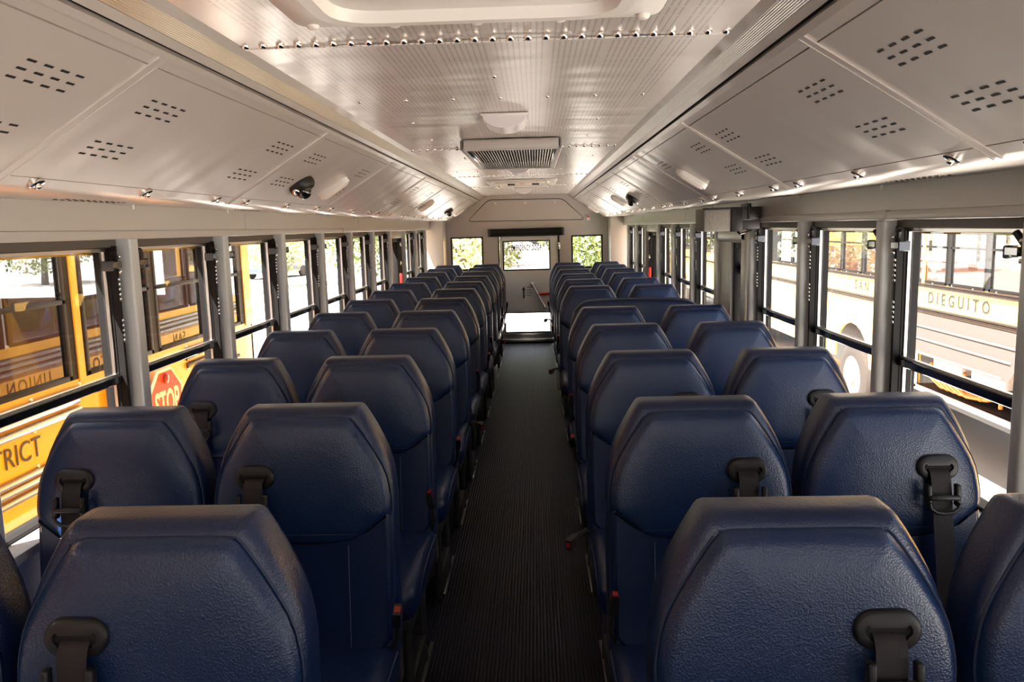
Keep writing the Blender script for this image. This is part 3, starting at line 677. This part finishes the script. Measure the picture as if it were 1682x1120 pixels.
def hatch(y0, y1, hw, lab, marks):
    t = thing('roof_hatch', lab, 'roof hatch', (0, (y0+y1)/2, 1.791)); L_ = (y1-y0)/2
    o1 = rpoly([(-hw, -L_), (hw, -L_), (hw, L_), (-hw, L_)], .04); i1 = rpoly([(-hw+.06, -L_+.05), (hw-.06, -L_+.05), (hw-.06, L_-.05), (-hw+.06, L_-.05)], .09); i2 = rpoly([(-hw+.085, -L_+.075), (hw-.085, -L_+.075), (hw-.085, L_-.075), (-hw+.085, L_-.075)], .08)
    m = MB(); m.loft([[(x, y, 0) for x, y in o1], [(x, y, -.010) for x, y in o1], [(x*.99, y*.99, -.014) for x, y in o1], [(x, y, -.014) for x, y in i1], [(x, y, -.028) for x, y in scl(i1, .99, (0, 0))], [(x, y, -.028) for x, y in i2], [(x, y, -.010) for x, y in scl(i2, .97, (0, 0))]], caps=True)
    ob('frame', m, WHITEP, t, 50)
    m = MB()
    for k in range(5):
        x = -hw+.03+k*(2*hw-.06)/4
        for yy in (-L_+.02, L_-.02): m.disc((x, yy, -.012), (0,0,-1), .011, .006, 14, .005)
    ob('fixing_knobs', m, WHITEP, t)
    if marks:
        m = MB(); m.rbox(-.12, -.06, -.30, -.22, -.040, -.012, .004); m.rbox(.08, .14, -.30, -.22, -.040, -.012, .004); ob('latch', m, BLKG, t)
        m = MB(); m.prism([(-.025, -.30), (.025, -.30), (0, -.22)], lambda u, v, w_: (u, v, w_), -.030, -.012); ob('warning_triangle', m, RED, t)
        m = MB()
        for x0 in (-.22, .20): m.tube([(x0, -.32, -.015), (x0, -.32, -.05), (x0+.02, .0, -.05), (x0+.02, .0, -.015)], .006, 6)
        ob('handle', m, ALU, t)
    return t
hatch(.72, 1.50, .325, 'white moulded roof hatch at the ceiling nearest the camera', False)
hatch(6.55, 7.30, .29, 'white roof hatch with black latches and a red triangle near the rear', True)

NRM = lambda side: Vector((side*SLO.z, 0, -SLO.x))
def on_slope(side, s, y):
    """matrix: local x = down the slope, y = along the bus, z = into the cabin"""
    xx = Vector((side*SLO.x, 0, SLO.z)); zz = NRM(side); yy = zz.cross(xx)
    mt = Matrix((xx, yy, zz)).transposed().to_4x4(); mt.translation = sl(side, s, y, .0); return mt
def camera_dome(side, y, lab):
    t = thing('security_camera', lab, 'security camera', group='dome cameras on the sloped panels'); t.matrix_world = on_slope(side, .262, y)
    m = MB(); rg = []
    for r, h in ((.050, .0), (.052, .010), (.048, .026), (.040, .034)): rg.append([(r*math.cos(2*PI*k/20), r*1.05*math.sin(2*PI*k/20), h) for k in range(20)])
    m.loft(rg, caps=True); ob('housing', m, BLK, t)
    m = MB(); rg = []
    for a in range(0, 90, 15): r = .030*math.cos(math.radians(a)); h = .030+.032*math.sin(math.radians(a)); rg.append([(.008+r*math.cos(2*PI*k/16), .002+r*math.sin(2*PI*k/16), h) for k in range(16)])
    m.loft(rg, caps=True); ob('lens_dome', m, BLKG, t)
    m = MB(); m.disc((.036, .030, .022), (.7, .5, .5), .012, .008, 12, .006); ob('side_lens', m, CHROME, t); m = MB(); m.disc((.02, -.042, .024), (.2, -.8, .5), .013, .012, 12, .004); ob('infrared_lamp', m, CHROME, t)
def oval_lamp(side, y, lab):
    t = thing('marker_lamp', lab, 'lamp', group='oval lamps on the sloped panels'); t.matrix_world = on_slope(side, .245, y)
    m = MB(); p = stadium(.150, .060, 10); m.loft([[(x, yy, 0) for x, yy in p], [(x, yy, .016) for x, yy in p], [(x*.95, yy*.92, .022) for x, yy in p]], caps=True); ob('rim', m, WHITEP, t)
    m = MB(); p = stadium(.128, .036, 10); m.loft([[(x, yy, .020) for x, yy in p], [(x*.98, yy*.95, .026) for x, yy in p], [(x*.8, yy*.6, .031) for x, yy in p]], caps=True); ob('lens', m, mat('cream lens', (.80, .70, .62), .35), t)
camera_dome(-1, 3.06, 'black dome camera on the left sloped panel nearest the viewer')
camera_dome(-1, 8.28, 'black dome camera on the left sloped panel near the rear wall')
camera_dome(1, 5.72, 'black dome camera on the right sloped panel')
for side, y, lab in ((-1, 3.50, 'white oval lamp beside the large dome camera, left slope'), (1, 3.51, 'white oval lamp on the right slope nearest the viewer'), (-1, 6.50, 'white oval lamp half way back on the left slope'), (1, 6.50, 'white oval lamp half way back on the right slope, beyond the camera'),
                     (-1, 9.3, 'white oval lamp on the left slope touching the rear wall'), (1, 9.3, 'white oval lamp on the right slope touching the rear wall')): oval_lamp(side, y, lab)

# grey wrapped unit on the right header
t = thing('wrapped_monitor', 'grey quilted bundle strapped in black on the right header', 'bundle', (1.0, 3.72, 1.42))
m = MB(); m.rbox(-.135, -.008, -.03, .16, -.052, .052, .008, 3); ob('quilted_wrap', m, GREYBUN, t)
m = MB(); m.rbox(-.012, .042, -.036, .165, -.055, .056, .006, 2); m.rbox(-.139, -.012, -.034, -.028, .045, .055, .002); ob('strap', m, BLK, t)
m = MB(); m.rbox(.040, .128, -.005, .13, -.045, -.005, .004); m.rbox(.040, .128, -.010, .13, .0, .055, .004); ob('mount', m, STEEL, t)
m = MB(); m.tube([(.02, -.03, -.055), (.03, -.035, -.066), (.06, -.02, -.060), (.09, 0, -.05)], .005, 6); ob('cable', m, BLKG, t)
m = MB(); m.rbox(.068, .085, -.02, .12, .0, .072, .006); ob('end_cap', m, BLK, t)

# ------------------------------------------------------------------ outdoors
GZ0 = -1.35
m = MB(); m.add([(-90, -60, GZ0), (90, -60, GZ0), (90, 220, GZ0), (-90, 220, GZ0)], [(0,1,2,3)]); struct('ground', m, GROUND, 'sunlit pale paving of the bus yard')
m = MB(); m.add([(-60, -40, GZ0+.03), (-13, -40, GZ0+.03), (-13, 34, GZ0+.03), (-60, 34, GZ0+.03)], [(0,1,2,3)])
struct('lawn', m, GRASS, 'green lawn beyond the yard on the left')

def bus(x0, s, ya, yb, wins, zw0, zw1, body, rails, label, letters, wheels, opening=None, stripes=(), width=2.4, glassm=GLASSN, extra=None, name='school_bus'):
    """x0: plane of the near side, s: outward direction of that side (+1 faces +X)"""
    t = thing(name, label, 'bus', (x0, (ya+yb)/2, GZ0)); cyy = (ya+yb)/2
    X = lambda d_: -s*d_            # d_ metres into the bus
    Z = lambda z: z-GZ0
    def B(mb, d0, d1, y0, y1, z0, z1, r=None):
        a, b_ = sorted((X(d0), X(d1)))
        if r: mb.rbox(a, b_, y0-cyy, y1-cyy, Z(z0), Z(z1), r, 2)
        else: mb.box(a, b_, y0-cyy, y1-cyy, Z(z0), Z(z1))
    m = MB()
    # skirt with wheel arches on the near side
    zs = -.62
    def side(d0, d1):
        cuts = sorted(wheels); y = ya
        if opening and d0 == 0:
            o0, o1, q0, q1 = opening; B(m, d0, d1, y, o0, zs, zw0); B(m, d0, d1, o0, o1, zs, q0); B(m, d0, d1, o0, o1, q1, zw0); y = o1
        for wy in cuts:
            B(m, d0, d1, y, wy-.62, zs, zw0); n_ = 12
            pts = [(wy-.62, zw0)]+[(wy-.62*math.cos(PI*k/n_), max(zs, GZ0+.50)+.56*math.sin(PI*k/n_)) for k in range(n_+1)]+[(wy+.62, zw0)]
            m.prism(pts, lambda u, v, w_: (w_, u-cyy, Z(v)), X(d0), X(d1)); y = wy+.62
        B(m, d0, d1, y, yb, zs, zw0)
    side(0, .03); side(width-.03, width)
    B(m, 0, width, ya, ya+.04, zs, zw1); B(m, 0, width, yb-.04, yb, zs, zw0+.25)
    B(m, .40 if opening else .03, width-.03, ya, yb, -.05, 0)     # floor
    ch = MB(); B(ch, .50, width-.50, ya+.3, yb-.3, -.90, -.06); ob('chassis', ch, STEEL, t)
    prof = [(0, zw1), (.0, zw1+.16), (.10, zw1+.38), (.32, zw1+.52), (.8, zw1+.60), (width-.8, zw1+.60), (width-.32, zw1+.52), (width-.10, zw1+.38), (width, zw1+.16), (width, zw1)]
    inn_ = [(width/2+(d_-width/2)*.97, z-.03) for d_, z in prof]
    m.loft([[(X(d_), yy-cyy, Z(z)) for d_, z in prof+inn_[::-1]] for yy in (ya, yb)], caps=True)
    ob('body', m, body, t, 35)
    for (y0, y1) in wins:
        fr = MB()
        for a in ((y0, y0+.035, zw0, zw1), (y1-.035, y1, zw0, zw1), (y0, y1, zw0, zw0+.03), (y0, y1, zw1-.03, zw1), (y0, y1, (zw0+zw1)/2-.02, (zw0+zw1)/2+.005)): B(fr, -.004, .03, *a, .004)
        f = ob('window_frame', fr, BLKRUB, t)
        g = MB(); xg = X(.012); g.add([(xg, y0+.03-cyy, Z(zw0+.02)), (xg, y1-.03-cyy, Z(zw0+.02)), (xg, y1-.03-cyy, Z(zw1-.02)), (xg, y0+.03-cyy, Z(zw1-.02))], [(0,1,2,3)]); ob('pane', g, glassm, f)
        if glassm is GLASSN:
            g = MB(); xg = X(width-.012); g.add([(xg, y0-cyy, Z(zw0)), (xg, y1-cyy, Z(zw0)), (xg, y1-cyy, Z(zw1)), (xg, y0-cyy, Z(zw1))], [(0,1,2,3)]); ob('pane', g, glassm, f)
    pm = MB(); ym = MB(); ed = sorted(wins)
    allp = [(ed[i][1], ed[i+1][0]) for i in range(len(ed)-1)]
    for a, b_ in allp+[(ya, ed[0][0]), (ed[-1][1], yb)]:
        for d0 in (0, width-.03): B(pm, d0, d0+.03, a, b_, zw0, zw1)
    ob('pillars', pm, BLKRUB, t)
    for a, b_ in stripes: B(ym, -.008, .004, a, b_, zw0-.02, zw1+.05)
    if stripes: ob('pillar_strip', ym, body, t)
    rm = MB()
    for z0, z1, y0, y1 in rails:
        h = (z1-z0)
        for q in (0, .36, .72): B(rm, -.022 if q != .36 else -.014, .002, y0, y1, z0+h*q, z0+h*(q+.28), .3*h*.28)
    ob('rub_rail', rm, RAILB if s > 0 else RAILD, t)
    rv = MB()
    for z0, z1, y0, y1 in rails:
        n_ = int((y1-y0)/.42)
        for k in range(n_+1):
            for zz in (z0-.004, z1+.004): rv.disc((X(0), y0+.02+k*.42-cyy, Z(zz)), (s, 0, 0), .012, .004, 8, .005)
    ob('rivets', rv, CHROME, t)
    FF = FX if s > 0 else FNX
    for txt, size, yy, zz, kw in letters: letter(txt, size, FF((s*.004, yy-cyy, Z(zz))), BLK, t, **kw)
    for wy in wheels:
        for d0, far in ((.02, False), (width-.30, True)):
            wm = MB(); R_ = .50; rg = []
            for rr, dd in ((.30, .0), (.36, -.012), (.44, -.01), (.49, .015), (.50, .05), (.50, .22), (.47, .26), (.3, .27)): rg.append([(X(d0+dd), wy-cyy+rr*math.cos(2*PI*k/32), Z(GZ0+R_)+rr*math.sin(2*PI*k/32)) for k in range(32)])
            wm.loft(rg); wo = ob('wheel', wm, TYRE, t)
            hm = MB(); rg = []
            for rr, dd in ((.305, .0), (.29, -.006), (.27, .02), (.20, .05), (.13, .045), (.12, -.03), (.09, -.045), (.02, -.045)): rg.append([(X(d0+dd), wy-cyy+rr*math.cos(2*PI*k/28), Z(GZ0+R_)+rr*math.sin(2*PI*k/28)) for k in range(28)])
            hm.loft(rg, caps=True)
            for k in range(10): a = 2*PI*k/10; hm.disc((X(d0+.046), wy-cyy+.17*math.cos(a), Z(GZ0+R_)+.17*math.sin(a)), (s, 0, 0), .014, .03, 8, .004)
            ob('rim', hm, HUBM, wo)
    if extra: extra(t, B, X, Z, cyy)
    return t

# seats inside the neighbour bus: simple dark backs
def left_extra(t, B, X, Z, cyy):
    for k in range(9):
        y = -3.4+k*.80
        for d_ in (.62, 1.75):
            mm = MB(); rg = []
            for dd, y_ in ((.012, .10), (0, .08), (0, .02), (.012, 0)): rg.append([(X(d_)+x*1.9, y+y_-cyy, Z(z+.08)) for x, z in inset(SIL, dd)])
            mm.loft(rg, caps=True); ob('seat', mm, NAVYD, t)
    # stop arm folded against the side
    yc, zc, r = 5.02, .331, .225/math.cos(PI/8)
    octo = lambda rr: [(yc+rr*math.cos(PI/8+k*PI/4), zc+rr*math.sin(PI/8+k*PI/4)) for k in range(8)]
    mm = MB(); mm.prism(octo(r), lambda u, v, w_: (w_, u-cyy, Z(v)), .060, .074); st = ob('stop_sign', mm, WHITESHEET, t, label='red octagonal stop arm with white border')
    mm = MB(); mm.prism(octo(r*.93), lambda u, v, w_: (w_, u-cyy, Z(v)), .0742, .0756); ob('red_face', mm, mat('sign red', (.60, .022, .010), .5), st)
    me = text_mesh('STOP', .235, FX((.0765, yc-cyy, Z(zc-.005))), depth=.0006, sx=.60, thick=.006); me.materials.append(WHITESHEET); ob('lettering', me, None, st)
    mm = MB(); mm.disc((.0756, yc-cyy, Z(zc+.165)), (1, 0, 0), .036, .006, 16, .010); ob('flasher', mm, mat('dark red lens', (.25, .02, .02), .1), st)
    mm = MB(); mm.rbox(0, .06, yc-.14-cyy, yc+.1-cyy, Z(zc-.1), Z(zc+.1), .006); ob('hinge_box', mm, BLKRUB, st)
    mm = MB(); mm.rbox(-.0, .05, 4.44-cyy, 4.72-cyy, Z(.40), Z(.60), .012); mm.disc((.05, 4.62-cyy, Z(.52)), (1, 0, 0), .012, .006, 10, .004); ob('junction_box', mm, BLKRUB, t)
    mm = MB(); mm.box(-.6, -.3, 6.55-cyy, 6.56-cyy, Z(.6), Z(1.4)); ob('door_pane_edge', mm, YEL, t)
    # vent louvres by the corner pillar
    mm = MB()
    for k in range(5): mm.rbox(0, .014, 6.20-cyy, 6.50-cyy, Z(.20+k*.05), Z(.225+k*.05), .004)
    ob('louvres', mm, BLKRUB, t)
lw = [(4.20-.77-.74*k, 4.20-.07-.74*k) for k in range(13)]
lw = [(a, b_) for a, b_ in lw if a > -5.2]+[(4.27, 5.05), (5.12, 5.86), (5.92, 6.62)]
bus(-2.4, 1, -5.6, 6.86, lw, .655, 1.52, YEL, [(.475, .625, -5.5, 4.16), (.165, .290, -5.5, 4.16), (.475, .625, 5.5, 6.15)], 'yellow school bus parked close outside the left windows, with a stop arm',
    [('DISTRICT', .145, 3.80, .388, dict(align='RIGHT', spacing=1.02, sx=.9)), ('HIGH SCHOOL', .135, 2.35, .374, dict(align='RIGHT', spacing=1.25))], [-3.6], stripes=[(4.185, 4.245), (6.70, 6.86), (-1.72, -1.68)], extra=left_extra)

def right_extra(t, B, X, Z, cyy):
    # opened battery compartment: raised lid, cavity, equipment
    mm = MB(); mm.loft([[(-.02, y-cyy, Z(.30)), (-.06, y-cyy, Z(.30)), (-.28, y-cyy, Z(-.09)), (-.24, y-cyy, Z(-.10))] for y in (7.15, 9.50)], caps=True)
    lid = ob('compartment_lid', mm, mat('shaded grey liner', (.060, .047, .040), .7), t, label='raised grey lid of the open side compartment')  # liner and ribs darkened in colour for the shade on the lid's inside
    mm = MB()
    for z_ in (.18, .06, -.075):
        f_ = (.30-z_)/.39; xo = -.065-.22*f_
        mm.tube([(xo, 7.25-cyy, Z(z_)), (xo, 9.40-cyy, Z(z_))], .014, 8)
    mm.tube([(-.08, 9.40-cyy, Z(.26)), (-.285, 9.40-cyy, Z(-.075))], .016, 8); ob('lid_rib', mm, mat('shaded rib', (.11, .10, .09), .5), lid)
    mm = MB(); B(mm, .32, .36, 7.15, 9.45, -.55, .28); B(mm, 0, .35, 7.15, 9.45, -.57, -.55); ob('compartment', mm, STEEL, t)
    mm = MB(); B(mm, -.012, .02, 9.42, 9.50, -.60, .28, .01); B(mm, -.012, .02, 7.10, 7.18, -.60, .28, .01); B(mm, -.012, .03, 7.10, 9.50, -.62, -.55, .01); ob('compartment_frame', mm, PAINT, t)
    for y0 in (8.55, 7.75):
        mm = MB(); B(mm, .05, .28, y0, y0+.62, -.30, -.12, .02); e_ = ob('power_unit', mm, PAINT, t)
        mm = MB()
        for k in range(7): B(mm, .04, .10, y0+.03+k*.08, y0+.07+k*.08, -.37, -.30, .006)
        ob('connector', mm, RED if y0 > 8 else mat('orange plug', (.95, .28, .05), .4), e_)
    mm = MB(); B(mm, .02, .05, 7.3, 9.0, -.43, -.40); ob('cable_tray', mm, ALU, t)
    OR = mat('orange cable', (.95, .30, .04), .45)
    for k in range(5):
        mm = MB(); y0 = 9.28-k*.13
        mm.tube([(X(.10), y0-cyy, Z(-.28)), (X(.06), y0-.06-cyy, Z(-.42)), (X(.07), y0-.30-cyy, Z(-.50)), (X(.1), y0-.62-cyy, Z(-.47)), (X(.14), y0-.85-cyy, Z(-.40))], .028, 8); ob('power_cable', mm, OR, t)
    for k in range(4):
        mm = MB(); y0 = 8.9-k*.35; mm.tube([(X(.08), y0-cyy, Z(-.27)), (X(.08), y0-cyy, Z(-.5))], .022, 8); ob('power_cable', mm, OR, t)
def open_side(wins, y0, y1): return wins
rw = [(4.3+.76*k, 4.3+.70+.76*k) for k in range(14)]
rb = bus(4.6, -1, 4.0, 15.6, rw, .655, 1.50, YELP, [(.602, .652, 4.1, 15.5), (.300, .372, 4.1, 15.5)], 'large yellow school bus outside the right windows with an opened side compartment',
    [('SAN', .18, 11.12, .487, dict(spacing=1.75, thick=.002)), ('DIEGUITO', .18, 8.62, .487, dict(spacing=1.68, thick=.002))], [11.42], opening=(7.18, 9.42, -.55, .28), stripes=[(9.35+.72*0, 9.41), (10.33, 10.43), (12.6, 12.68)], glassm=glass('brown tinted glass', (.36, .28, .22), gl=.06, haze_mix=.03), extra=right_extra, width=2.4)
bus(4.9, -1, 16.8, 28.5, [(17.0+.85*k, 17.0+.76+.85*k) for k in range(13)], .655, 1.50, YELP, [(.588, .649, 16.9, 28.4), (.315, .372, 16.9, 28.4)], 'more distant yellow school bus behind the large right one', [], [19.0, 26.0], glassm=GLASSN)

# parked car
def car(x, y, rot, lab):
    t = thing('car', lab, 'car', (x, y, GZ0)); t.rotation_euler.z = rot
    m = MB(); prof = [(-2.3, .35), (2.25, .35), (2.3, .75), (1.9, .98), (1.0, 1.08), (.35, 1.62), (-1.5, 1.68), (-2.15, 1.15), (-2.3, .9)]
    m.loft([[(u, w_, v*k2+(1-k2)*.6) for u, v in prof] for w_, k2 in ((-.9, .93), (-.84, 1), (.84, 1), (.9, .93))], caps=True); ob('body', m, CARP, t)
    m = MB(); gl = [(.95, 1.08), (.33, 1.56), (-1.45, 1.62), (-2.0, 1.15)]
    m.loft([[(u, w_, v) for u, v in gl] for w_ in (-.91, .91)], caps=True); ob('windows', m, CARG, t)
    for wx in (-1.45, 1.45):
        for wy in (-.82, .82):
            m = MB(); m.loft([[(wx+rr*math.cos(2*PI*k/20), wy+dd, .34+rr*math.sin(2*PI*k/20)) for k in range(20)] for rr, dd in ((.2, -.11), (.34, -.10), (.34, .10), (.2, .11))], caps=True); ob('wheel', m, TYRE, t)
car(-16.2, 50, 1.2, 'dark sport utility car parked far off beyond the left windows')
car(1.6, 128, .2, 'dark car parked far behind the rear emergency door')

# trees
def tree(x, y, h, r, m_, lab, seed):
    rnd = random.Random(seed); t = thing('tree', lab, 'tree', (x, y, GZ0), 'trees around the yard')
    m = MB(); m.tube([(0, 0, 0), (.1, 0, h*.3), (0, .1, h*.6)], [.22, .16, .08], 8)
    for k in range(4): a = k*1.6+rnd.random(); m.tube([(.08, 0, h*.3), (r*.5*math.cos(a), r*.5*math.sin(a), h*.6)], [.1, .04], 6)
    ob('trunk', m, BARK, t)
    m = MB()
    for k in range(4200):
        a = rnd.random()*2*PI; u = rnd.random()**.4; ph_ = math.acos(2*rnd.random()-1)
        q = Vector((r*u*math.sin(ph_)*math.cos(a), r*u*math.sin(ph_)*math.sin(a), h*.50+h*.40*u*math.cos(ph_)))
        q.x += .5*math.sin(3*q.z+seed); s_ = .06+.10*rnd.random(); d1 = Vector((rnd.random()-.5, rnd.random()-.5, rnd.random()-.5)).normalized(); d2 = d1.orthogonal().normalized()
        m.add([q-d1*s_, q+d2*s_*.5, q+d1*s_, q-d2*s_*.5], [(0,1,2,3)])
    ob('foliage', m, m_, t)
for i, (x, y, h, r, m_, lab) in enumerate([(-2.7, 30, 5.2, 2.1, LEAF2, 'yellow-green tree seen through the left rear pane'), (2.6, 31, 5.0, 2.0, LEAF, 'pale green tree seen through the right rear pane'), (-4.6, 56, 8, 3.4, LEAF2, 'distant tree to the left behind the rear emergency door'),
        (-7.4, 36, 7, 2.6, LEAF, 'dense green tree beyond the rearmost left windows'), (-13, 41, 6.5, 2.5, LEAF2, 'thin tree beyond the left windows next to the side exit'), (-22, 60, 7, 4, LEAF2, 'wide pale tree above the far parked car'), (-30, 48, 6, 3.4, LEAF, 'round tree behind the lawn on the left'),
        (-26, 26, 5, 3.0, LEAF, 'low tree on the lawn seen through the neighbouring bus'), (7.5, 44, 7, 3, LEAF2, 'tree glimpsed past the rear right windows'), (-38, 14, 6, 3.5, LEAF2, 'tree at the back of the lawn, left of the neighbouring bus')]): tree(x, y, h, r, m_, lab, i+3)
